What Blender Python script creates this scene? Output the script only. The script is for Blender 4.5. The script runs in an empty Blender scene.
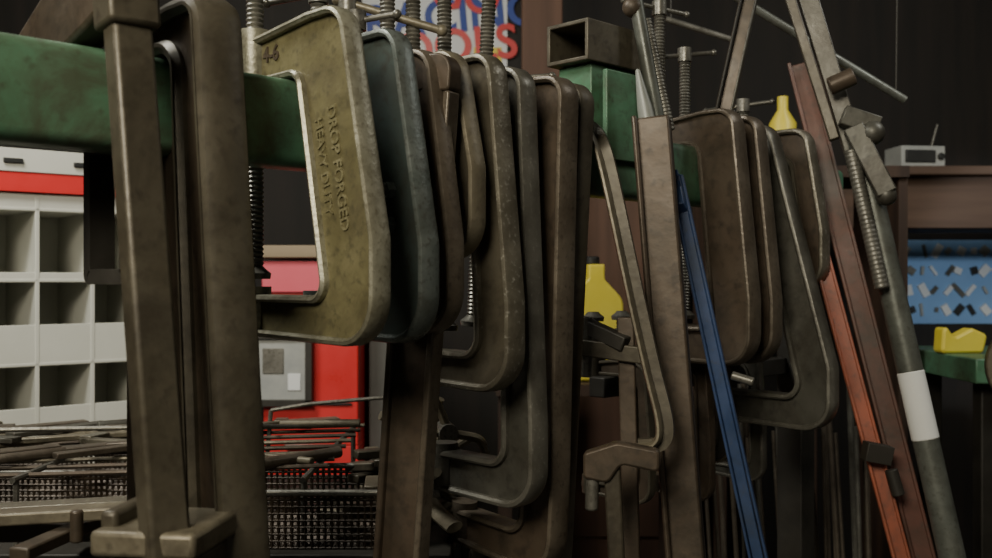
import bpy, math, random
import bmesh
from mathutils import Vector, Matrix
random.seed(4)
EYE = 1.5
R2 = math.sqrt(0.5)

# ---------------------------------------------------------------- materials
def mat(name, c1, c2, rough=.6, metal=0.0, scale=18, bump=.25, c3=None, spk=.62, grime=None):
    m = bpy.data.materials.new(name); m.use_nodes = True
    nt = m.node_tree; b = nt.nodes['Principled BSDF']
    tc = nt.nodes.new('ShaderNodeTexCoord')
    n1 = nt.nodes.new('ShaderNodeTexNoise'); n1.inputs['Scale'].default_value = scale
    n1.inputs['Detail'].default_value = 6; n1.inputs['Roughness'].default_value = .65
    nt.links.new(tc.outputs['Object'], n1.inputs['Vector'])
    r = nt.nodes.new('ShaderNodeValToRGB')
    r.color_ramp.elements[0].position = .30; r.color_ramp.elements[0].color = (*c1, 1)
    r.color_ramp.elements[1].position = .70; r.color_ramp.elements[1].color = (*c2, 1)
    nt.links.new(n1.outputs['Fac'], r.inputs['Fac'])
    n2 = nt.nodes.new('ShaderNodeTexNoise'); n2.inputs['Scale'].default_value = scale * 9
    n2.inputs['Detail'].default_value = 4
    nt.links.new(tc.outputs['Object'], n2.inputs['Vector'])
    col = r.outputs['Color']
    def over(col, src, lo, hi, amt, c):
        r2 = nt.nodes.new('ShaderNodeValToRGB')
        r2.color_ramp.elements[0].position = lo; r2.color_ramp.elements[0].color = (0, 0, 0, 1)
        r2.color_ramp.elements[1].position = hi; r2.color_ramp.elements[1].color = (amt, amt, amt, 1)
        nt.links.new(src, r2.inputs['Fac'])
        mx = nt.nodes.new('ShaderNodeMixRGB')
        nt.links.new(r2.outputs['Color'], mx.inputs['Fac'])
        nt.links.new(col, mx.inputs['Color1']); mx.inputs['Color2'].default_value = (*c, 1)
        return mx.outputs['Color']
    if c3 is not None: col = over(col, n2.outputs['Fac'], spk - .08, spk + .12, .8, c3)
    if grime is not None:
        n3 = nt.nodes.new('ShaderNodeTexNoise'); n3.inputs['Scale'].default_value = 7; n3.inputs['Detail'].default_value = 9
        n3.inputs['Roughness'].default_value = .7; n3.inputs['Distortion'].default_value = .6
        nt.links.new(tc.outputs['Object'], n3.inputs['Vector'])
        col = over(col, n3.outputs['Fac'], .44, .66, .9, grime)
    nt.links.new(col, b.inputs['Base Color'])
    b.inputs['Metallic'].default_value = metal
    rr = nt.nodes.new('ShaderNodeMapRange')
    rr.inputs['To Min'].default_value = max(.05, rough - .10); rr.inputs['To Max'].default_value = min(1, rough + .14)
    rr.inputs['From Min'].default_value = .3; rr.inputs['From Max'].default_value = .7
    nt.links.new(n1.outputs['Fac'], rr.inputs['Value']); nt.links.new(rr.outputs['Result'], b.inputs['Roughness'])
    if bump > 0:
        bp = nt.nodes.new('ShaderNodeBump'); bp.inputs['Strength'].default_value = bump
        bp.inputs['Distance'].default_value = .0012
        nt.links.new(n2.outputs['Fac'], bp.inputs['Height'])
        nt.links.new(bp.outputs['Normal'], b.inputs['Normal'])
    return m

def wood(name, c1, c2, scale=4, axis_scale=(1, 1, .08)):
    m = bpy.data.materials.new(name); m.use_nodes = True
    nt = m.node_tree; b = nt.nodes['Principled BSDF']
    tc = nt.nodes.new('ShaderNodeTexCoord'); mp = nt.nodes.new('ShaderNodeMapping')
    mp.inputs['Scale'].default_value = axis_scale
    n = nt.nodes.new('ShaderNodeTexNoise'); n.inputs['Scale'].default_value = scale * 6
    n.inputs['Detail'].default_value = 8
    r = nt.nodes.new('ShaderNodeValToRGB')
    r.color_ramp.elements[0].position = .35; r.color_ramp.elements[0].color = (*c1, 1)
    r.color_ramp.elements[1].position = .7; r.color_ramp.elements[1].color = (*c2, 1)
    nt.links.new(tc.outputs['Object'], mp.inputs['Vector']); nt.links.new(mp.outputs['Vector'], n.inputs['Vector'])
    nt.links.new(n.outputs['Fac'], r.inputs['Fac']); nt.links.new(r.outputs['Color'], b.inputs['Base Color'])
    b.inputs['Roughness'].default_value = .7
    return m

M = {}
G = (.042, .034, .024)
M['green'] = mat('green_paint', (.07, .175, .10), (.11, .24, .145), .42, 0, 9, .2, (.05, .06, .035), .64, (.065, .075, .045))
M['brass'] = mat('brassy_paint', (.15, .132, .064), (.23, .205, .105), .42, .25, 14, .35, (.10, .09, .05), .6, (.085, .072, .042))
M['brassrim'] = mat('worn_rim_brass', (.22, .21, .145), (.40, .385, .30), .34, .45, 22, .35, (.14, .12, .08), .6, (.13, .115, .075))
M['letter'] = mat('letter_paint', (.20, .18, .09), (.32, .29, .17), .45, .3, 30, .2, (.12, .10, .05), .55)
M['teal'] = mat('teal_enamel', (.052, .07, .064), (.076, .10, .092), .36, .2, 9, .25, (.05, .05, .04), .63, (.052, .05, .04))
M['tealrim'] = mat('worn_rim_teal', (.105, .13, .12), (.19, .21, .195), .34, .4, 22, .3, (.07, .07, .06), .6, (.075, .075, .062))
M['olive'] = mat('olive_iron', (.082, .070, .048), (.12, .104, .074), .42, .3, 9, .35, (.06, .05, .036), .6, G)
M['oliverim'] = mat('worn_rim_olive', (.12, .108, .08), (.21, .19, .145), .36, .4, 20, .35, (.52, .50, .43), .66, (.08, .068, .05))
M['brown'] = mat('brown_iron', (.080, .058, .040), (.118, .088, .062), .44, .28, 8, .35, (.05, .038, .029), .61, G)
M['brownrim'] = mat('worn_rim_brown', (.11, .088, .064), (.17, .14, .104), .38, .36, 18, .35, (.065, .052, .04), .62, (.06, .046, .034))
M['tan'] = mat('tan_iron', (.17, .145, .10), (.25, .22, .155), .40, .35, 14, .3, (.10, .085, .058), .62, (.085, .07, .05))
M['grayiron'] = mat('gray_iron', (.078, .074, .06), (.12, .115, .095), .40, .35, 9, .3, (.05, .047, .04), .62, G)
M['grayrim'] = mat('worn_rim_gray', (.12, .113, .092), (.19, .18, .15), .36, .4, 20, .3, (.34, .33, .28), .68, (.07, .063, .05))
M['steel'] = mat('old_steel', (.14, .132, .11), (.23, .22, .19), .38, .55, 24, .25, (.09, .08, .065), .6)
M['dark'] = mat('dark_iron', (.022, .02, .016), (.045, .04, .032), .55, .2, 12, .25)
M['blue'] = mat('blue_paint', (.03, .055, .13), (.045, .08, .19), .38, 0, 14, .15, (.06, .07, .09), .66, (.035, .05, .085))
M['orange'] = mat('orange_paint', (.32, .08, .038), (.42, .115, .06), .45, 0, 10, .2, (.16, .07, .05), .62, (.15, .058, .035))
M['maroon'] = mat('maroon_paint', (.10, .042, .03), (.16, .068, .048), .45, .1, 8, .25, (.07, .05, .04), .62, (.055, .04, .03))
M['pipe'] = mat('galvanised_pipe', (.12, .13, .112), (.19, .20, .175), .38, .4, 16, .2, (.09, .085, .07), .63, (.08, .078, .064))
M['tape'] = mat('white_tape', (.75, .75, .72), (.85, .85, .82), .6, 0, 8, .1)
M['cone'] = mat('grey_tip', (.24, .25, .23), (.33, .34, .31), .45, .2, 8, .1)
M['shelf'] = mat('beige_enamel', (.55, .545, .48), (.62, .615, .55), .5, 0, 5, .05, (.44, .42, .36), .74)
M['red'] = mat('red_enamel', (.62, .03, .03), (.70, .04, .038), .35, 0, 5, .05)
M['pink'] = mat('faded_red', (.68, .09, .13), (.74, .12, .16), .5, 0, 6, .05)
M['yellow'] = mat('yellow_plastic', (.72, .58, .05), (.80, .66, .09), .45, 0, 6, .05)
M['black'] = mat('black_plastic', (.012, .012, .012), (.025, .025, .022), .5, 0, 10, .1)
M['white'] = mat('white_paint', (.70, .71, .71), (.8, .81, .8), .5, 0, 5, .05)
M['sky'] = mat('blue_pegboard', (.20, .38, .66), (.27, .46, .74), .55, 0, 5, .05)
M['bluep'] = mat('blue_print', (.03, .06, .3), (.04, .08, .35), .55, 0, 5, 0)
M['paper'] = mat('grey_paper', (.30, .31, .30), (.42, .42, .39), .7, 0, 14, 0)
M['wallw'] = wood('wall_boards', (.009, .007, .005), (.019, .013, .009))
M['wood'] = wood('dark_wood', (.03, .016, .01), (.07, .038, .022))
M['woodred'] = wood('red_wood', (.07, .034, .02), (.12, .06, .036))
M['woodh'] = wood('shelf_wood', (.07, .04, .025), (.12, .07, .045), 4, (.08, 1, 1))
M['woodtan'] = wood('tan_wood', (.25, .19, .12), (.36, .28, .18), 4, (.08, 1, 1))
M['concrete'] = mat('concrete', (.10, .10, .09), (.17, .16, .15), .8, 0, 3, .2)
M['ceil'] = mat('dark_ceiling', (.015, .013, .012), (.03, .026, .022), .8, 0, 3, .1)

# ---------------------------------------------------------------- mesh builder
class MB:
    def __init__(s): s.v = []; s.f = []; s.m = []; s.mats = []
    def mi(s, k):
        if k not in s.mats: s.mats.append(k)
        return s.mats.index(k)
    def add(s, vs, fs, k):
        o = len(s.v); s.v += [tuple(v) for v in vs]; i = s.mi(k)
        for f in fs: s.f.append([o + a for a in f]); s.m.append(i)
    def box(s, c, d, k, R=None):
        c = Vector(c); vs = []
        for x in (-.5, .5):
            for y in (-.5, .5):
                for z in (-.5, .5):
                    p = Vector((x * d[0], y * d[1], z * d[2]))
                    if R: p = R @ p
                    vs.append(c + p)
        s.add(vs, [(0, 1, 3, 2), (4, 6, 7, 5), (0, 4, 5, 1), (2, 3, 7, 6), (0, 2, 6, 4), (1, 5, 7, 3)], k)
    def beam(s, p0, p1, w, t, face, k):
        p0 = Vector(p0); p1 = Vector(p1); ax = (p1 - p0); L = ax.length; ax.normalize()
        n = Vector(face); n = (n - n.dot(ax) * ax).normalized(); sd = ax.cross(n)
        R = Matrix((sd, n, ax)).transposed()
        s.box((p0 + p1) / 2, (w, t, L), k, R)
    def sweep(s, pts, sect, face, k):
        """sweep a cross-section [(across, depth)] along a smooth path"""
        pts = [Vector(p) for p in pts]; P_ = []
        for i in range(len(pts) - 1):
            a = pts[max(i - 1, 0)]; b = pts[i]; c = pts[i + 1]; d = pts[min(i + 2, len(pts) - 1)]
            for j in range(8):
                t = j / 8
                P_.append(.5 * ((2 * b) + (c - a) * t + (2 * a - 5 * b + 4 * c - d) * t * t + (3 * b - a - 3 * c + d) * t ** 3))
        P_.append(pts[-1]); n = len(sect); vs = []; fs = []
        for i, p in enumerate(P_):
            ax = (P_[min(i + 1, len(P_) - 1)] - P_[max(i - 1, 0)]).normalized()
            nn = Vector(face); nn = (nn - nn.dot(ax) * ax).normalized(); sd = ax.cross(nn)
            vs += [p + sd * a + nn * b for a, b in sect]
        for i in range(len(P_) - 1):
            for j in range(n):
                j2 = (j + 1) % n; fs.append((i * n + j, i * n + j2, (i + 1) * n + j2, (i + 1) * n + j))
        fs.append(tuple(range(n))); fs.append(tuple(reversed(range((len(P_) - 1) * n, len(P_) * n))))
        s.add(vs, fs, k)
    def lathe(s, p0, p1, prof, k, seg=16):
        p0 = Vector(p0); p1 = Vector(p1); ax = (p1 - p0).normalized()
        a = Vector((0, 0, 1)) if abs(ax.z) < .9 else Vector((1, 0, 0))
        x = ax.cross(a).normalized(); y = ax.cross(x)
        vs = []; fs = []
        for t, r in prof:
            for i in range(seg):
                an = 2 * math.pi * i / seg
                vs.append(p0 + ax * t + (x * math.cos(an) + y * math.sin(an)) * r)
        for j in range(len(prof) - 1):
            for i in range(seg):
                a0 = j * seg + i; a1 = j * seg + (i + 1) % seg
                fs.append((a0, a0 + seg, a1 + seg, a1))
        fs.append(tuple(range(seg))); fs.append(tuple(reversed(range((len(prof) - 1) * seg, len(prof) * seg))))
        s.add(vs, fs, k)
    def rod(s, p0, p1, r, k, r1=None, seg=14):
        L = (Vector(p1) - Vector(p0)).length
        s.lathe(p0, p1, [(0, r), (L, r if r1 is None else r1)], k, seg)
    def thread(s, p0, p1, r, k, pitch=.005, depth=.18):
        L = (Vector(p1) - Vector(p0)).length; n = max(2, int(L / pitch)); pr = []
        for i in range(n):
            pr += [(i * L / n, r * (1 - depth)), ((i + .5) * L / n, r)]
        pr.append((L, r * (1 - depth))); s.lathe(p0, p1, pr, k, 14)
    def ball(s, c, r, k):
        c = Vector(c); pr = []
        for i in range(9):
            a = math.pi * i / 8; pr.append((r - r * math.cos(a), max(r * math.sin(a), 1e-4)))
        s.lathe(c - Vector((0, 0, r)), c + Vector((0, 0, r)), pr, k, 14)
    def handle(s, p0, p1, r, k):
        s.rod(p0, p1, r, k); s.ball(p0, r * 1.45, k); s.ball(p1, r * 1.45, k)
    def prism(s, loop, y0, y1, k):
        n = len(loop); vs = [(a, y0, b) for a, b in loop] + [(a, y1, b) for a, b in loop]
        fs = [tuple(range(n)), tuple(reversed(range(n, 2 * n)))]
        for i in range(n): j = (i + 1) % n; fs.append((i, i + n, j + n, j))
        s.add(vs, fs, k)
    def rim(s, loop, w, T, k, ch=.0):
        n = len(loop); q = offset(loop, w)
        if ch:
            c2 = ch * .3
            rings = [(loop, -T + ch), (offset(loop, c2), -T + c2), (offset(loop, ch), -T), (offset(loop, w - ch * .6), -T), (q, -T + ch * .6),
                     (q, T - ch * .6), (offset(loop, w - ch * .6), T), (offset(loop, ch), T), (offset(loop, c2), T - c2), (loop, T - ch)]
        else: rings = [(loop, -T), (q, -T), (q, T), (loop, T)]
        vs = []
        for L, y in rings: vs += [(a, y, b) for a, b in L]
        fs = []; K = len(rings)
        for r in range(K):
            r2 = (r + 1) % K
            for i in range(n):
                j = (i + 1) % n
                fs.append((r * n + i, r * n + j, r2 * n + j, r2 * n + i))
        s.add(vs, fs, k)
    def tubepath(s, pts, r, k, seg=10):
        for a, b in zip(pts[:-1], pts[1:]): s.rod(a, b, r, k, seg=seg)
        for p in pts[1:-1]: s.ball(p, r, k)
    def obj(s, name, loc=(0, 0, 0), rot=(0, 0, 0), bevel=0.0, ang=35, parent=None):
        me = bpy.data.meshes.new(name); me.from_pydata(s.v, [], s.f)
        for k in s.mats: me.materials.append(M[k])
        for p, i in zip(me.polygons, s.m): p.material_index = i; p.use_smooth = True
        bm = bmesh.new(); bm.from_mesh(me); bmesh.ops.recalc_face_normals(bm, faces=bm.faces); bm.to_mesh(me); bm.free()
        me.set_sharp_from_angle(angle=math.radians(ang))
        o = bpy.data.objects.new(name, me); bpy.context.collection.objects.link(o)
        o.location = loc; o.rotation_euler = rot
        if bevel:
            b = o.modifiers.new('bevel', 'BEVEL'); b.width = bevel; b.segments = 2; b.limit_method = 'ANGLE'
            b.angle_limit = math.radians(50); b.use_clamp_overlap = True
        if parent: o.parent = parent
        return o

def fillet(pts, seg=9):
    out = []; n = len(pts)
    for i in range(n):
        p = Vector(pts[i][:2]); r = pts[i][2]
        if r <= 0: out.append((p.x, p.y)); continue
        a = Vector(pts[i - 1][:2]) - p; b = Vector(pts[(i + 1) % n][:2]) - p
        la, lb = a.length, b.length; a.normalize(); b.normalize()
        ang = math.acos(max(-1, min(1, a.dot(b))))
        d = min(r / math.tan(ang / 2), la * .49, lb * .49)
        A = p + a * d; B = p + b * d
        rr = d * math.tan(ang / 2); bis = (a + b).normalized(); C = p + bis * (rr / math.sin(ang / 2))
        a0 = math.atan2((A - C).y, (A - C).x); a1 = math.atan2((B - C).y, (B - C).x)
        dd = (a1 - a0 + math.pi) % (2 * math.pi) - math.pi
        for j in range(seg + 1):
            t = a0 + dd * j / seg; out.append((C.x + rr * math.cos(t), C.y + rr * math.sin(t)))
    return out

def offset(loop, w):
    n = len(loop)
    area = sum(loop[i][0] * loop[(i + 1) % n][1] - loop[(i + 1) % n][0] * loop[i][1] for i in range(n))
    sg = 1 if area > 0 else -1; out = []
    for i in range(n):
        a = Vector(loop[i - 1]); p = Vector(loop[i]); b = Vector(loop[(i + 1) % n])
        d1 = (p - a); d2 = (b - p)
        if d1.length < 1e-7: d1 = d2
        if d2.length < 1e-7: d2 = d1
        d1 = d1.normalized(); d2 = d2.normalized()
        n1 = Vector((-d1.y, d1.x)) * sg; n2 = Vector((-d2.y, d2.x)) * sg
        m = (n1 + n2)
        m = m.normalized() if m.length > 1e-5 else n1
        c = max(.5, m.dot(n1)); q = p + m * (w / c); out.append((q.x, q.y))
    return out

# local frame of the rack: x = across the rail (towards viewer side), y = along the rail
def rackpos(s): return (s, s + 1.229, EYE)

def c_clamp(s, V, zb, face, rimk, lean=.03, spt=.05, spb=.06, bt=.045, tt=.045, T=.014, web=.006,
            vtip=-.075, zt=.2005, yaw=0, rw=.0085, r_out=.06, r_in=.02, screw=True, scr_up=.12, hand=None, tilt=0, extra=None, ch=.005, rtop=.05, z0=None):
    mb = MB()
    Vt = V - lean
    r_out = min(r_out, spb * 1.1)
    outer = [(vtip, zt + tt * .75, .006), (vtip + .03, zt + tt * .85, .02), (Vt - .055, zt + tt, .04), (Vt, zt + tt, min(r_out, rtop)),
             (V, zb + .10, .06), (V, zb, r_out), (vtip + .03, zb + .004, .03), (vtip, zb + .012, .006),
             (vtip, zb + bt, .006), (V - spb, zb + bt, r_in), (Vt - spt, zt, r_in), (vtip, zt, .006)]
    loop = fillet(outer)
    mb.prism(offset(loop, rw * .5), -web, web, face)
    mb.rim(loop, rw, T, rimk, ch)
    vs = vtip + .018
    mb.rod((vs, 0, zt - .004), (vs, 0, zt + tt * .8 + .012), .019, rimk, seg=20)
    mb.rod((vs, 0, zb + .006), (vs, 0, zb + bt + .008), .017, rimk, seg=20)
    if screw:
        if z0 is None: z0 = max(zb + bt + .03, -.05)
        mb.thread((vs, 0, z0), (vs, 0, zt + tt + scr_up), .0095, 'steel')
        mb.lathe((vs, 0, z0 - .014), (vs, 0, z0), [(0, .016), (.006, .017), (.01, .012), (.014, .008)], 'steel')
        zh = zt + tt + scr_up
        mb.rod((vs, 0, zh), (vs, 0, zh + .022), .0115, 'steel')
        d = Vector(hand if hand else (.05, .03, .006)).normalized() * .055
        c = Vector((vs, 0, zh + .011))
        mb.handle(c - d * 1.15, c + d * .9, .0036, 'steel')
    if extra: extra(mb)
    return mb.obj('c_clamp', rackpos(s), (0, tilt, -math.pi / 4 + yaw))

# ---------------------------------------------------------------- rack rail
mb = MB()
def urange(s0, s1): return (s0 / R2, s1 / R2)
u0, u1 = urange(-.80, .62)
loop = fillet([(-.024, .112, .012), (.024, .112, .012), (.024, .2, .012), (-.024, .2, .012)], 5)
mb.prism(loop, u0, u1, 'green')
for u in (u0 + .04, u1 - .04):
    mb.box((-.05, u, (-1.5 + .16) / 2), (.05, .05, 1.66), 'dark')
    mb.box((-.05, u, -1.494), (.3, .16, .012), 'dark')
mb.box((-.07, .58, -.16), (.03, .60, .03), 'dark')
mb.box((-.06, u1 - .04, -.16), (.03, .03, .03), 'dark')
rail = mb.obj('clamp_rack', rackpos(0), (0, 0, -math.pi / 4), bevel=.002)
mb = MB(); ua = .110 / R2; ub = .20 / R2; um = (ua + ub) / 2; L = ub - ua
w, hh, t = .068, .050, .006
mb.box((-.02, um, .320 + hh / 2), (w, L, t), 'olive'); mb.box((-.02, um, .320 - hh / 2), (w, L, t), 'olive')
mb.box((-.02 + w / 2, um, .320), (t, L, hh + t), 'olive'); mb.box((-.02 - w / 2, um, .320), (t, L, hh + t), 'olive')
mb.box((-.02, um + .004, .246), (.058, L * .8, .090), 'green')
mb.box((.030, um, .22), (.008, L * .7, .12), 'green')
mb.obj('square_tube_bracket', rackpos(0), (0, 0, -math.pi / 4), bevel=.0015)

# ---------------------------------------------------------------- the clamps on the rail
c_clamp(-.300, .138, -.36, 'brown', 'olive', lean=.052, spt=.055, spb=.07, T=.024, web=.013, rw=.016, tt=.05, bt=.06, r_out=.07, rtop=.07, ch=.012)
c1 = c_clamp(-.214, .158, -.064, 'brass', 'brassrim', lean=.050, spt=.076, spb=.082, bt=.048, tt=.060, T=.012, web=.003,
             rw=.0075, r_out=.08, r_in=.014, scr_up=.06)
def text(body, size, mtx, parent, k, ext=.0012):
    cu = bpy.data.curves.new('lettering', 'FONT'); cu.body = body; cu.size = size; cu.extrude = ext; cu.offset = size * .018
    o = bpy.data.objects.new('tmp', cu); bpy.context.collection.objects.link(o)
    bpy.context.view_layer.update()
    me = bpy.data.meshes.new_from_object(o.evaluated_get(bpy.context.evaluated_depsgraph_get()))
    bpy.data.objects.remove(o)
    me.materials.clear(); me.materials.append(M[k])
    t = bpy.data.objects.new('lettering', me); bpy.context.collection.objects.link(t)
    t.parent = parent; t.matrix_local = mtx
def tm(x, y, z, ang): return Matrix.Translation((x, y, z)) @ Matrix.Rotation(math.radians(ang), 4, 'Y') @ Matrix.Rotation(math.pi / 2, 4, 'X')
text('DROP FORGED', .018, tm(.078, -.0036, .165, 79), c1, 'letter', .0009)
text('HEAVY DUTY', .016, tm(.058, -.0036, .155, 79), c1, 'letter', .0009)
text('4-6', .022, tm(-.035, -.0036, .224, 0), c1, 'brown', .0009)

def bolts(mb):
    for z in (.09, .055):
        mb.rod((.075, -.014, z), (.075, .0, z), .009, 'tealrim', seg=6); mb.rod((.075, -.018, z), (.075, 0, z), .005, 'steel')
c_clamp(-.157, .133, -.066, 'teal', 'tealrim', lean=.045, spt=.06, spb=.075, bt=.045, tt=.056, T=.013, web=.004, r_out=.075, scr_up=.05, extra=bolts, z0=.17)
c_clamp(-.120, .114, -.060, 'brown', 'brownrim', lean=.035, spt=.04, spb=.045, bt=.04, tt=.045, T=.012, scr_up=.04, z0=.16)
c_clamp(-.088, .100, .02, 'olive', 'tan', lean=.03, spt=.035, spb=.04, bt=.04, tt=.052, T=.012, scr_up=.10, hand=(-.8, .5, .1), z0=.15)
c_clamp(-.060, .118, -.127, 'olive', 'oliverim', lean=.03, spt=.04, spb=.055, bt=.045, tt=.052, T=.015, scr_up=.12, hand=(-.9, .2, .15), z0=.10)
c_clamp(-.024, .106, -.266, 'grayiron', 'grayrim', lean=.02, spt=.035, spb=.052, bt=.055, tt=.045, T=.015, scr_up=.11)
c_clamp(.014, .108, -.35, 'brown', 'brownrim', lean=.02, spt=.05, spb=.055, bt=.05, tt=.045, T=.017, web=.008, tilt=.07)
c_clamp(.048, .086, -.42, 'brown', 'olive', lean=.015, spt=.045, spb=.05, bt=.05, tt=.045, T=.014, tilt=.09, scr_up=.0)
c_clamp(.296, .114, -.13, 'brown', 'brownrim', lean=.03, spt=.065, spb=.07, bt=.06, tt=.052, T=.018, web=.012, r_out=.10, scr_up=.16, hand=(.4, .9, -.1), ch=.007)
c_clamp(.345, .110, -.13, 'brown', 'brownrim', lean=.03, spt=.05, spb=.06, bt=.05, tt=.05, T=.016, scr_up=.10, hand=(.5, .7, .1))
c_clamp(.402, .160, -.235, 'grayiron', 'grayrim', lean=.105, spt=.045, spb=.055, bt=.055, tt=.048, T=.017, web=.006, vtip=-.06, r_out=.07, screw=False)
c_clamp(.470, .098, -.02, 'brown', 'oliverim', lean=.03, spt=.035, spb=.04, bt=.045, tt=.05, T=.015, scr_up=.04)
for s, V, zb, a, b in ((.22, .01, -.33, 'brown', 'olive'), (.27, -.0, -.29, 'dark', 'grayiron'), (.33, .01, -.35, 'brown', 'brown'),
                    (.38, .0, -.30, 'dark', 'olive'), (.44, .01, -.34, 'grayiron', 'grayrim')):
    c_clamp(s, V, zb, a, b, lean=.01, spt=.022, spb=.026, bt=.025, tt=.025, T=.008, web=.004, vtip=-.12, zt=-.1445, scr_up=.02, rw=.005, r_out=.03, ch=.002)

# ---------------------------------------------------------------- bar clamp at left
mb = MB()
mb.box((0, 0, .0), (.023, .034, .46), 'olive')
mb.box((0, -.0, .235), (.034, .044, .05), 'olive')
lp = fillet([(-.26, .180, .006), (-.25, .225, .01), (-.05, .275, .02), (.022, .27, .02), (.022, .205, .004), (-.05, .196, .01)])
mb.prism([(a, b + .03) for a, b in lp], -.016, .016, 'brown')
mb.box((-.0, 0, -.245), (.06, .046, .035), 'tan')
mb.obj('bar_clamp', (-.276, .79, EYE - .005), (0, math.radians(-9.0), -math.pi / 4), bevel=.004)
mb = MB()
lp = fillet([(0, 0, .01), (.09, 0, .01), (.09, .135, .01), (0, .135, .01)])
mb.rim(lp, .014, .012, 'dark')
mb.rod((.045, 0, .12), (.045, 0, .19), .008, 'steel')
mb.obj('clamp_handle_bracket', (-.38, .95, EYE - .005), (0, 0, -math.pi / 4), bevel=.002)

mb = MB()
mb.beam((0, 0, .20), (0, 0, -.36), .05, .008, (0, 1, 0), 'brown')
mb.beam((-.026, 0, .20), (-.026, 0, -.36), .008, .022, (0, 1, 0), 'brown')
mb.beam((.026, 0, .20), (.026, 0, -.36), .008, .022, (0, 1, 0), 'brownrim')
mb.prism(fillet([(-.12, .2, .005), (.03, .2, .005), (.03, .24, .02), (-.12, .235, .01)]), -.012, .012, 'brown')
mb.obj('bar_clamp', (-.083, 1.075, EYE), (0, math.radians(4.5), math.radians(-30)), bevel=.002)

# ---------------------------------------------------------------- bars right of centre
def W(x, y, z): return Vector((x, y, EYE + z))
cam_side = (-.3, -1, 0)
mb = MB()
pts = [W(.102, 1.35, .206), W(.113, 1.29, .196), W(.124, 1.26, .172), W(.137, 1.25, .12), W(.165, 1.235, -.02), W(.184, 1.225, -.11), W(.198, 1.215, -.175), W(.192, 1.215, -.200), W(.165, 1.22, -.205)]
ell = [(.0045 * math.cos(i * math.pi / 5), .013 * math.sin(i * math.pi / 5)) for i in range(10)]
mb.sweep(pts, ell, cam_side, 'tan')
mb.sweep([p + Vector((.010, .007, 0)) for p in pts], [(-.009, -.006), (.009, -.006), (.009, .006), (-.009, .006)], cam_side, 'olive')
mb.obj('sliding_arm_clamp', ang=40)

mb = MB()
a, b = W(.205, 1.32, .214), W(.247, 1.28, -.40)
mb.beam(a, b, .046, .010, (-.3, -1, 0), 'brown')
mb.beam(a + Vector((-.023, -.004, 0)), b + Vector((-.023, -.004, 0)), .007, .018, (-.3, -1, 0), 'brown')
mb.beam(a + Vector((.023, .008, 0)), b + Vector((.023, .008, 0)), .007, .018, (-.3, -1, 0), 'brown')
mb.lathe(W(.203, 1.33, .20), W(.188, 1.33, .280), [(0, .012), (.03, .010), (.081, .003)], 'cone')
mb.obj('bar_clamp', bevel=.003)

mb = MB()
mb.beam(W(.115, 1.34, -.06), W(.17, 1.30, -.085), .022, .02, (0, 0, 1), 'dark')
mb.beam(W(.11, 1.33, -.09), W(.20, 1.29, -.10), .016, .022, (0, 0, 1), 'olive')
mb.rod(W(.12, 1.33, -.13), W(.12, 1.33, -.05), .008, 'steel')
mb.beam(W(.17, 1.31, -.05), W(.178, 1.30, -.42), .022, .008, cam_side, 'brown')
mb.obj('f_clamp', bevel=.002)
mb = MB()
lp = fillet([(-.045, -.03, .006), (-.015, -.035, .01), (.0, -.012, .01), (.045, -.02, .006), (.045, .006, .006), (-.005, .014, .01), (-.045, .0, .006)])
mb.prism(lp, -.011, .011, 'brown')
mb.beam((-.012, 0, 0), (-.004, 0, -.17), .02, .010, (0, -1, 0), 'olive')
mb.rod((-.036, 0, -.07), (-.034, 0, -.01), .008, 'steel')
mb.obj('f_clamp', (.150, 1.195, EYE - .208), (0, 0, -.2), bevel=.003)

mb = MB()
a, b = W(.248, 1.385, .144), W(.361, 1.36, -.40)
mb.beam(a, b, .015, .006, cam_side, 'blue')
for o_ in (-.009, .009): mb.beam(a + Vector((o_, -.002, 0)), b + Vector((o_ * 1.25, -.002, 0)), .004, .016, cam_side, 'blue')
mb.beam(a + Vector((0, .02, .0)), a + Vector((0.004, -.01, -.05)), .02, .03, cam_side, 'blue')
mb.rod(W(.318, 1.35, -.13), W(.345, 1.34, -.138), .006, 'steel')
mb.obj('bar_clamp', bevel=.0015)

mb = MB()
a, b = W(.520, 1.72, .369), W(.69, 1.60, -.474)
mb.beam(a, b, .034, .009, cam_side, 'maroon')
mb.beam(a + Vector((-.017, -.003, 0)), b + Vector((-.017, -.003, 0)), .006, .02, cam_side, 'maroon')
mb.beam(a + Vector((.017, -.003, 0)), b + Vector((.017, -.003, 0)), .006, .02, cam_side, 'maroon')
mb.obj('bar_clamp', bevel=.0015)
mb = MB()
a, b = W(.533, 1.66, .06), W(.645, 1.57, -.474)
mb.beam(a, b, .026, .009, cam_side, 'orange')
mb.beam(a + Vector((.012, -.004, 0)), b + Vector((.012, -.004, 0)), .005, .02, cam_side, 'orange')
mb.beam(a + Vector((-.012, -.004, 0)), b + Vector((-.012, -.004, 0)), .005, .02, cam_side, 'orange')
mb.box(W(.602, 1.58, -.275), (.042, .028, .03), 'dark', Matrix.Rotation(.2, 3, 'Y'))
mb.rod(W(.622, 1.575, -.30), W(.632, 1.57, -.34), .010, 'dark')
mb.obj('bar_clamp', bevel=.0015)

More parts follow.
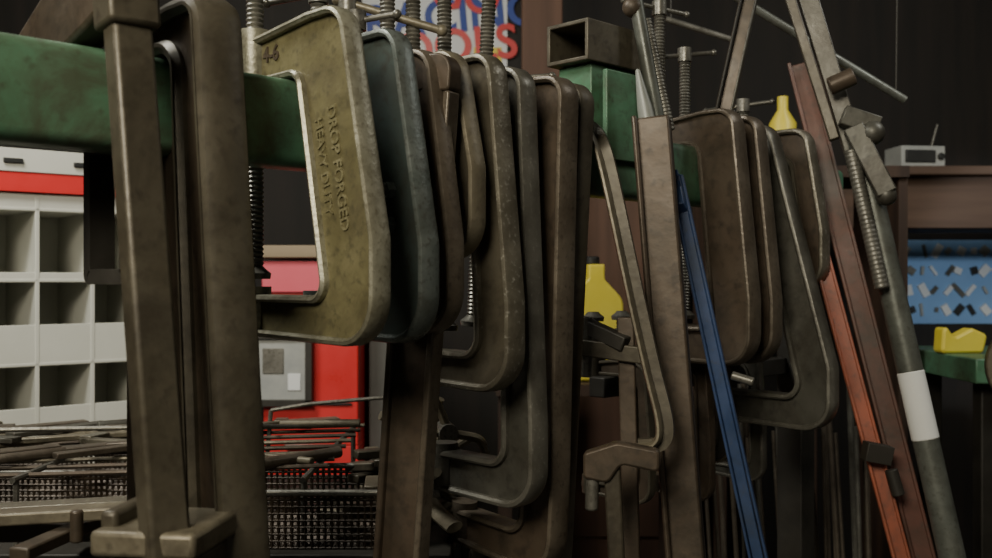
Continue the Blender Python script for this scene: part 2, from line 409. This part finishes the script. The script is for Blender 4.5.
mb = MB()   # pipe clamp
a, b = W(.572, 1.58, .22), W(.69, 1.49, -.46)
mb.rod(a, b, .0195, 'pipe', seg=24)
ax = (b - a).normalized()
t0 = a + ax * .37; mb.rod(t0, t0 + ax * .105, .0203, 'tape', seg=24)
mb.thread(a + Vector((-.022, -.03, -.02)), a + Vector((-.022, -.03, -.02)) + ax * .22, .012, 'steel', .007)
mb.beam(W(.492, 1.62, .50), W(.575, 1.58, .17), .030, .026, cam_side, 'grayiron')
mb.beam(W(.462, 1.62, .50), W(.535, 1.58, .22), .016, .014, cam_side, 'olive')
mb.beam(W(.553, 1.55, .235), W(.598, 1.53, .13), .030, .03, cam_side, 'grayiron')
mb.beam(W(.54, 1.56, .255), W(.592, 1.55, .235), .03, .03, (0, 0, 1), 'grayiron')
mb.rod(W(.52, 1.56, .30), W(.555, 1.55, .315), .014, 'brown')
mb.ball(W(.580, 1.54, .225), .019, 'grayiron'); mb.ball(W(.597, 1.53, .128), .016, 'grayiron')
mb.obj('pipe_clamp', bevel=.006)

mb = MB(); mb.rod(W(.40, 1.9, .57), W(.777, 1.9, .34), .008, 'pipe'); mb.rod(W(.34, 2.0, .52), W(.50, 2.0, .47), .006, 'steel')
for x, y, z in ((.42, 1.9, .558), (.76, 1.9, .35)): mb.rod((x, y, EYE + z), (x + .01, y, 2.80), .0015, 'dark', seg=6)
mb.rod((.35, 2.0, EYE + .517), (.35, 2.0, 2.80), .0015, 'dark', seg=6)
mb.obj('hanging_steel_rods')
mb = MB(); mb.beam(W(.383, 1.5, .44), W(.338, 1.5, .235), .026, .008, cam_side, 'brown')
mb.beam(W(.372, 1.495, .44), W(.327, 1.495, .235), .004, .02, cam_side, 'dark')
mb.beam(W(.394, 1.495, .44), W(.349, 1.495, .235), .004, .02, cam_side, 'grayiron')
mb.beam(W(.335, 1.5, .24), W(.335, 1.62, .225), .05, .03, (0, 0, 1), 'grayiron')
mb.obj('bar_clamp', bevel=.002)
mb = MB(); mb.rod(W(.19, 1.38, .40), W(.225, 1.38, .21), .010, 'pipe'); mb.thread(W(.207, 1.385, .36), W(.240, 1.385, .205), .009, 'steel')
mb.ball(W(.188, 1.38, .375), .014, 'brown')
mb.obj('clamp_screw', bevel=.001)
mb = MB(); mb.handle(W(-.19, 1.2, .335), W(-.065, 1.2, .298), .005, 'tan'); mb.rod(W(-.178, 1.2, .42), W(-.178, 1.2, .245), .012, 'steel')
mb.obj('clamp_tommy_bar', bevel=.001)

mb = MB()
for i in range(28):
    x = .50 + i * .0112 + random.uniform(-.004, .004); y = 2.05 + random.uniform(0, .08); top = 1.22 + random.uniform(-.08, .08)
    mb.rod((x, y, .02), (x - .05 + random.uniform(-.03, .03), y + .02, top), random.choice((.004, .005, .007)), random.choice(('brownrim', 'brownrim', 'grayrim')), seg=8)
mb.box((.64, 2.09, .01), (.40, .2, .02), 'dark')
for sx in (-.2, .2): mb.box((.64 + sx, 2.09, .2), (.012, .2, .4), 'dark')
for sy in (-.1, .1): mb.box((.64, 2.09 + sy, .2), (.40, .012, .4), 'dark')
mb.obj('steel_rod_bundle')

# ---------------------------------------------------------------- bench with clutter (left bottom)
BT = EYE - .33
mb = MB()
mb.box((-.515, 1.465, BT - .02), (.92, .50, .03), 'dark')
for x in (-.95, -.08):
    for y in (1.24, 1.69): mb.box((x, y, (BT - .035) / 2), (.04, .04, BT - .035), 'dark')
mb.obj('steel_bench', bevel=.002)
def mesh_basket(name, x0, x1, y0, y1, z0, z1):
    bm = bmesh.new(); st = .008
    def grid(o, a, b, na, nb):
        V_ = [[bm.verts.new(o + a * (i / na) + b * (j / nb)) for j in range(nb + 1)] for i in range(na + 1)]
        for i in range(na):
            for j in range(nb): bm.faces.new((V_[i][j], V_[i + 1][j], V_[i + 1][j + 1], V_[i][j + 1]))
    X = Vector((x1 - x0, 0, 0)); Y = Vector((0, y1 - y0, 0)); Z = Vector((0, 0, z1 - z0)); O = Vector((x0, y0, z0))
    nx, ny, nz = int((x1 - x0) / st), int((y1 - y0) / st), int((z1 - z0) / st)
    grid(O, X, Z, nx, nz); grid(O + Y, X, Z, nx, nz); grid(O, Y, Z, ny, nz); grid(O + X, Y, Z, ny, nz); grid(O, X, Y, nx, ny)
    me = bpy.data.meshes.new(name); bm.to_mesh(me); bm.free(); me.materials.append(M['brown'])
    o = bpy.data.objects.new(name, me); bpy.context.collection.objects.link(o)
    w = o.modifiers.new('w', 'WIREFRAME'); w.thickness = .0045; w.use_replace = True
    mb = MB()
    for a, b in (((x0, y0, z1), (x1, y0, z1)), ((x1, y0, z1), (x1, y1, z1)), ((x1, y1, z1), (x0, y1, z1)), ((x0, y1, z1), (x0, y0, z1))): mb.rod(a, b, .004, 'steel')
    r = mb.obj('rim_wire'); r.parent = o
mesh_basket('wire_mesh_basket', -.36, -.13, 1.24, 1.42, BT - .003, BT + .065)
mesh_basket('wire_mesh_basket', -.88, -.40, 1.42, 1.66, BT - .003, BT + .055)
mb = MB()
for i in range(8):
    y = 1.25 + i * .052
    mb.rod((-.93, y, BT + .075), (-.22, y + .06, BT + .085), .0032, random.choice(('steel', 'brown', 'tan')), seg=8)
for x in (-.92, -.60, -.24):
    mb.rod((x, 1.24, BT + .08), (x, 1.69, BT + .08), .004, 'steel', seg=8)
    for y in (1.25, 1.68): mb.rod((x, y, BT - .005), (x, y, BT + .08), .004, 'steel', seg=8)
mb.tubepath([Vector(p) for p in ((-.36, 1.6, BT + .12), (-.30, 1.6, BT + .13), (-.15, 1.58, BT + .145), (-.13, 1.56, BT))], .0032, 'steel')
mb.tubepath([Vector(p) for p in ((-.36, 1.6, BT + .12), (-.37, 1.6, BT))], .0035, 'steel')
mb.tubepath([Vector(p) for p in ((-.95, 1.3, BT + .10), (-.75, 1.42, BT + .115), (-.38, 1.50, BT + .11), (-.30, 1.62, BT + .09))], .0035, 'steel')
mb.obj('wire_rack')
mb = MB()
for i in range(26):
    x = random.uniform(-.90, -.28); y = random.uniform(1.28, 1.64); a = random.uniform(-.5, .9); L = random.uniform(.08, .2)
    z = BT + .09 + random.uniform(0, .010); d = Vector((math.cos(a), math.sin(a), 0)) * L / 2
    k = random.choice(('olive', 'tan', 'tan', 'brownrim', 'grayiron', 'oliverim', 'brownrim')); c = Vector((x, y, z))
    if i % 3: mb.beam(c - d, c + d, random.uniform(.012, .03), .008, (0, 0, 1), k)
    else: mb.rod(c - d, c + d, random.uniform(.005, .009), k)
    if i % 4 == 0: mb.beam(c - d, c - d + Vector((-d.y, d.x, 0)) * .5, .02, .012, (0, 0, 1), k)
mb.obj('scrap_metal_pile', bevel=.0015)
mb = MB()
mb.box((0, 0, 0), (.085, .09, .020), 'tan'); mb.box((.0, 0, -.055), (.075, .08, .09), 'olive'); mb.box((-.035, 0, .012), (.015, .06, .02), 'olive')
mb.obj('clamp_jaw', (-.262, .80, EYE - .202), (0, 0, math.radians(-8)), bevel=.004)
mb = MB()
for i, (y, z) in enumerate(((.95, -.235), (1.03, -.245))):
    mb.beam((-.62, y, EYE + z), (-.30, y + .04, EYE + z + .01), .03, .012, (0, 0, 1), ('tan', 'oliverim')[i])
mb.beam((-.43, .90, EYE - .248), (-.39, 1.12, EYE - .245), .02, .012, (0, 0, 1), 'brown')
mb.rod((-.39, .93, EYE - .245), (-.39, .93, EYE - .215), .006, 'brown')
mb.beam((-.50, .93, EYE - .235), (-.50, 1.25, EYE - .318), .03, .02, (0, 0, 1), 'dark')
mb.obj('flat_bar_stock', bevel=.002)
def spring(x, y, z, rot):
    mb = MB()
    for sg in (-1, 1):
        mb.sweep([Vector((.035 * sg, 0, .08)), Vector((.022 * sg, 0, .03)), Vector((-.006 * sg, 0, -.02)), Vector((-.018 * sg, 0, -.05)), Vector((-.004 * sg, 0, -.075))],
                 [(.006 * math.cos(i * math.pi / 5), .011 * math.sin(i * math.pi / 5)) for i in range(10)], (0, 1, 0), 'tan')
    mb.rod((0, -.016, -.005), (0, .016, -.005), .013, 'steel')
    mb.obj('spring_clamp', (x, y, z), rot)
spring(-.085, 1.36, EYE - .235, (0, -.5, .3)); spring(-.11, 1.42, EYE - .25, (0, .8, -.3)); spring(-.09, 1.29, EYE - .28, (1.2, 1.2, 0))
spring(-.07, 1.33, EYE - .20, (.1, -.9, .2))
mb = MB()
for i in range(20):
    x = random.uniform(-.2, -.08); y = random.uniform(1.26, 1.5); a = random.uniform(0, 3.14); L = random.uniform(.06, .12)
    c = Vector((x, y, BT + .01 + .004 * i)); d = Vector((math.cos(a), math.sin(a), random.uniform(-.1, .1))) * L / 2
    mb.beam(c - d, c + d, .022, .012, (0, 0, 1), random.choice(('olive', 'tan', 'tan', 'brownrim')))
mb.obj('hand_tool_pile', bevel=.002)

# ---------------------------------------------------------------- pigeonhole organiser
mb = MB()
P = .106; D = .22; W_ = P * 6
mb.box((-W_ / 2, D, -.15), (W_, .006, .62), 'shelf')
for i in range(7): mb.box((-i * P, D / 2, -.15), (.008, D, .62), 'shelf')
for z, hh in ((.15, .035), (.003, .020), (-.131, .082), (-.289, .072), (-.435, .06)):
    mb.box((-W_ / 2, .004, z), (W_ + .008, .006, hh), 'shelf'); mb.box((-W_ / 2, D / 2, z - hh / 2 + .004), (W_, D, .006), 'shelf')
mb.box((-W_ / 2 - .05, .10, .188), (W_ - .02, .22, .038), 'red')
mb.box((-W_ / 2 - .05, .10, .230), (W_ - .02, .225, .045), 'shelf')
for x in (-.13, -.26, -.40): mb.box((x, -.014, .228), (.035, .008, .009), 'black')
mb.box((-W_ / 2, D / 2, -.98), (W_, D, 1.03), 'dark')
mb.obj('pigeonhole_organizer', (-.738, 2.1, EYE), (0, 0, math.radians(40)), bevel=.001)

# ---------------------------------------------------------------- red cabinet, frame
mb = MB()
mb.box((-.445, 2.55, EYE - .20), (.228, .30, .40), 'red'); mb.box((-.445, 2.55, (EYE - .4) / 2), (.228, .30, EYE - .4), 'red')
mb.box((-.475, 2.395, EYE + .005), (.17, .012, .075), 'pink')
mb.box((-.445, 2.397, EYE - .30), (.20, .008, .006), 'black'); mb.box((-.445, 2.385, EYE - .40), (.12, .012, .012), 'steel')
mb.box((-.445, 2.54, EYE + .065), (.26, .34, .03), 'woodtan')
mb.obj('red_tool_cabinet', bevel=.004)
mb = MB()
c = (-.510, 2.385, EYE - .215)
mb.box(c, (.13, .010, .16), 'paper')
for dx, dz, w, h in ((-.065, 0, .016, .176), (.065, 0, .016, .176), (0, .08, .146, .016), (0, -.08, .146, .016)):
    mb.box((c[0] + dx, c[1] - .004, c[2] + dz), (w, .022, h), 'dark')
mb.box((c[0] - .02, c[1] - .007, c[2] + .02), (.05, .002, .06), 'steel'); mb.box((c[0] + .03, c[1] - .007, c[2] - .03), (.03, .002, .04), 'white')
mb.obj('picture_frame', bevel=.002)

# ---------------------------------------------------------------- colourful lettered poster
mb = MB()
mb.box((0, 0, 0), (.52, .006, .44), 'white')
mb.box((.0, -.005, -.17), (.5, .004, .05), 'black'); mb.box((.19, -.005, -.09), (.10, .004, .08), 'yellow'); mb.box((-.19, -.005, .17), (.12, .004, .07), 'yellow')
po = mb.obj('wall_poster', (-.22, 3.59, EYE + .88))
text('RACING', .17, tm(-.25, -.007, -.02, -5), po, 'bluep', .002)
text('TOOLS', .17, tm(-.24, -.010, -.13, -5), po, 'red', .002)
text('GO', .16, tm(-.02, -.010, .10, 8), po, 'red', .002)

mb = MB()
lp = fillet([(-.06, -.12, .015), (.06, -.12, .015), (.06, .04, .03), (.02, .08, .01), (.02, .11, .004), (-.015, .11, .004), (-.015, .08, .01), (-.06, .05, .03)])
mb.prism([(a * 1.1, b * 1.15 + .015) for a, b in lp], -.04, .04, 'yellow'); mb.rod((.002, 0, .14), (.002, 0, .16), .018, 'black')
mb.obj('yellow_oil_jug', (.218, 2.3, EYE - .108), (0, 0, .2), bevel=.01)
mb = MB(); mb.box((.22, 2.35, EYE - .245), (.44, .3, .025), 'wood')
for x in (.02, .42): mb.box((x, 2.35, (EYE - .257) / 2), (.03, .28, EYE - .257), 'wood')
mb.obj('wooden_stand')
mb = MB()
mb.lathe((0, 0, 0), (0, 0, .16), [(0, .03), (.10, .03), (.13, .012), (.16, .012)], 'yellow')
mb.obj('yellow_spray_bottle', (.645, 2.25, EYE + .25), (0, 0, 0))
mb = MB(); mb.box((.70, 2.35, EYE + .237), (.42, .3, .025), 'wood')
for x in (.50, .90): mb.box((x, 2.35, (EYE + .225) / 2), (.02, .28, EYE + .225), 'wood')
mb.obj('wooden_shelf_unit')

# ---------------------------------------------------------------- right background
mb = MB()
mb.box((1.40, 3.0, EYE + .22), (1.2, .30, .15), 'woodh'); mb.box((1.40, 2.98, EYE + .305), (1.25, .36, .025), 'woodh')
for x in (.95, 1.95): mb.box((x, 3.1, (EYE + .15) / 2), (.07, .07, EYE + .15), 'wood')
mb.obj('wooden_shelf', bevel=.003)
mb = MB()
mb.box((0, 0, .03), (.13, .10, .06), 'paper'); mb.box((-.01, -.052, .03), (.09, .006, .036), 'black'); mb.rod((.05, -.05, .03), (.05, -.06, .03), .010, 'black')
mb.rod((.05, 0, .06), (.07, 0, .13), .003, 'steel')
mb.obj('small_radio', (1.205, 2.88, EYE + .3175), (0, 0, .1), bevel=.004)
mb = MB()
mb.box((1.70, 3.592, EYE - .01), (.50, .015, .30), 'sky')
for i in range(40):
    x = 1.48 + (i % 10) * .045 + random.uniform(-.01, .01); z = .10 - (i // 10) * .07
    mb.box((x, 3.579, EYE + z), (random.uniform(.008, .03), .012, random.uniform(.015, .06)), random.choice(('white', 'steel', 'white', 'paper', 'black')), Matrix.Rotation(random.uniform(-.8, .8), 3, 'Y'))
mb.obj('pegboard_with_tools')
mb = MB()
mb.box((1.21, 2.2, EYE - .185), (.5, .4, .05), 'green')
for x in (1.02, 1.42):
    for y in (2.08, 2.35): mb.box((x, y, (EYE - .21) / 2), (.04, .04, EYE - .21), 'dark')
mb.obj('green_workbench', bevel=.003)
mb = MB()   # pedestal grinder with belt pulley below
mb.rod((0, -.06, 0), (0, .10, 0), .05, 'grayiron', seg=24)
mb.rod((0, -.09, 0), (0, -.06, 0), .085, 'tan', seg=36); mb.rod((0, -.10, 0), (0, -.05, 0), .02, 'steel')
mb.lathe((0, -.08, -.185), (0, -.02, -.185), [(0, .065), (.015, .065), (.03, .045), (.045, .065), (.06, .065)], 'olive', 32)
mb.rod((0, -.10, -.185), (0, .03, -.185), .018, 'steel')
mb.box((.0, .03, -.68), (.07, .07, 1.30), 'dark'); mb.box((0, .03, -1.335), (.24, .24, .02), 'dark')
mb.obj('pedestal_grinder', (.985, 1.84, EYE - .155), (0, 0, -.35), bevel=.003)
mb = MB()
mb.prism(fillet([(-.05, -.025, .01), (.045, -.025, .01), (.055, .015, .01), (.02, .03, .01), (-.02, .01, .01), (-.045, .045, .008)]), -.02, .02, 'yellow')
mb.obj('yellow_drill', (1.0, 2.16, EYE - .135), (0, 0, .1), bevel=.006)

# ---------------------------------------------------------------- room
mb = MB(); mb.box((0, 1, -.05), (6, 6, .1), 'concrete'); mb.obj('floor')
mb = MB(); mb.box((0, 1, 2.85), (6, 6, .1), 'ceil')
mb.obj('ceiling')
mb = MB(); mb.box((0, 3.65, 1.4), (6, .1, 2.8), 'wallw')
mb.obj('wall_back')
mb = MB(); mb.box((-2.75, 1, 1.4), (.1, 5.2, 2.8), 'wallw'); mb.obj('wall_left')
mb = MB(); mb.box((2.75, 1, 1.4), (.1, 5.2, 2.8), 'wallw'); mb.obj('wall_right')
mb = MB(); mb.box((.125, 2.75, 1.4), (.11, .10, 2.8), 'woodred'); mb.obj('wooden_post', bevel=.004)
mb = MB(); mb.box((.36, 2.85, 1.27), (.36, .03, 1.0), 'woodred'); mb.box((.36, 2.86, .4), (.34, .03, .8), 'woodred'); mb.obj('plywood_panel')
mb = MB(); mb.box((-.29, 2.60, .75), (.055, .2, 1.5), 'concrete'); mb.obj('wall_pilaster', bevel=.003)

# ---------------------------------------------------------------- light
def area(name, loc, target, size, energy, col):
    l = bpy.data.lights.new(name, 'AREA'); l.size = size; l.energy = energy; l.color = col
    o = bpy.data.objects.new(name, l); bpy.context.collection.objects.link(o); o.location = loc
    o.rotation_euler = (Vector(target) - Vector(loc)).to_track_quat('-Z', 'Y').to_euler()
area('ceiling_light', (-.65, -.65, 2.55), (.05, 1.3, 1.4), .8, 50, (1, .93, .75))
area('shelf_fill_light', (-1.0, 1.15, 2.7), (-.75, 2.1, 1.3), .5, 28, (1, .99, .90))  # added fill that brightens the organiser and bench clutter, not a room fixture
area('right_fill_light', (1.3, 1.3, 2.6), (1.3, 2.9, 1.4), .4, 9, (.95, .95, .9))  # added fill for the right background and pegboard, stands for no real lamp
l = bpy.data.lights.new('pegboard_fill_spot', 'SPOT'); l.energy = 110; l.spot_size = math.radians(17); l.spot_blend = .5; l.shadow_soft_size = .05; l.color = (.9, .96, 1)  # invented spot, put in to lift the pegboard out of the shelf's shadow
o = bpy.data.objects.new('pegboard_fill_spot', l); bpy.context.collection.objects.link(o); o.location = (1.05, .3, 1.9)
o.rotation_euler = (Vector((1.70, 3.59, 1.47)) - o.location).to_track_quat('-Z', 'Y').to_euler()
w = bpy.data.worlds.new('w'); bpy.context.scene.world = w; w.use_nodes = True
w.node_tree.nodes['Background'].inputs[0].default_value = (.5, .48, .42, 1)
w.node_tree.nodes['Background'].inputs[1].default_value = .13

cam = bpy.data.cameras.new('camera'); co = bpy.data.objects.new('camera', cam); bpy.context.collection.objects.link(co)
co.location = (0, 0, EYE); co.rotation_euler = (math.pi / 2, 0, 0)
cam.sensor_width = 36; cam.lens = 36.29; cam.clip_start = .02
cam.dof.use_dof = True; cam.dof.focus_distance = 1.2; cam.dof.aperture_fstop = 7.0
bpy.context.scene.camera = co
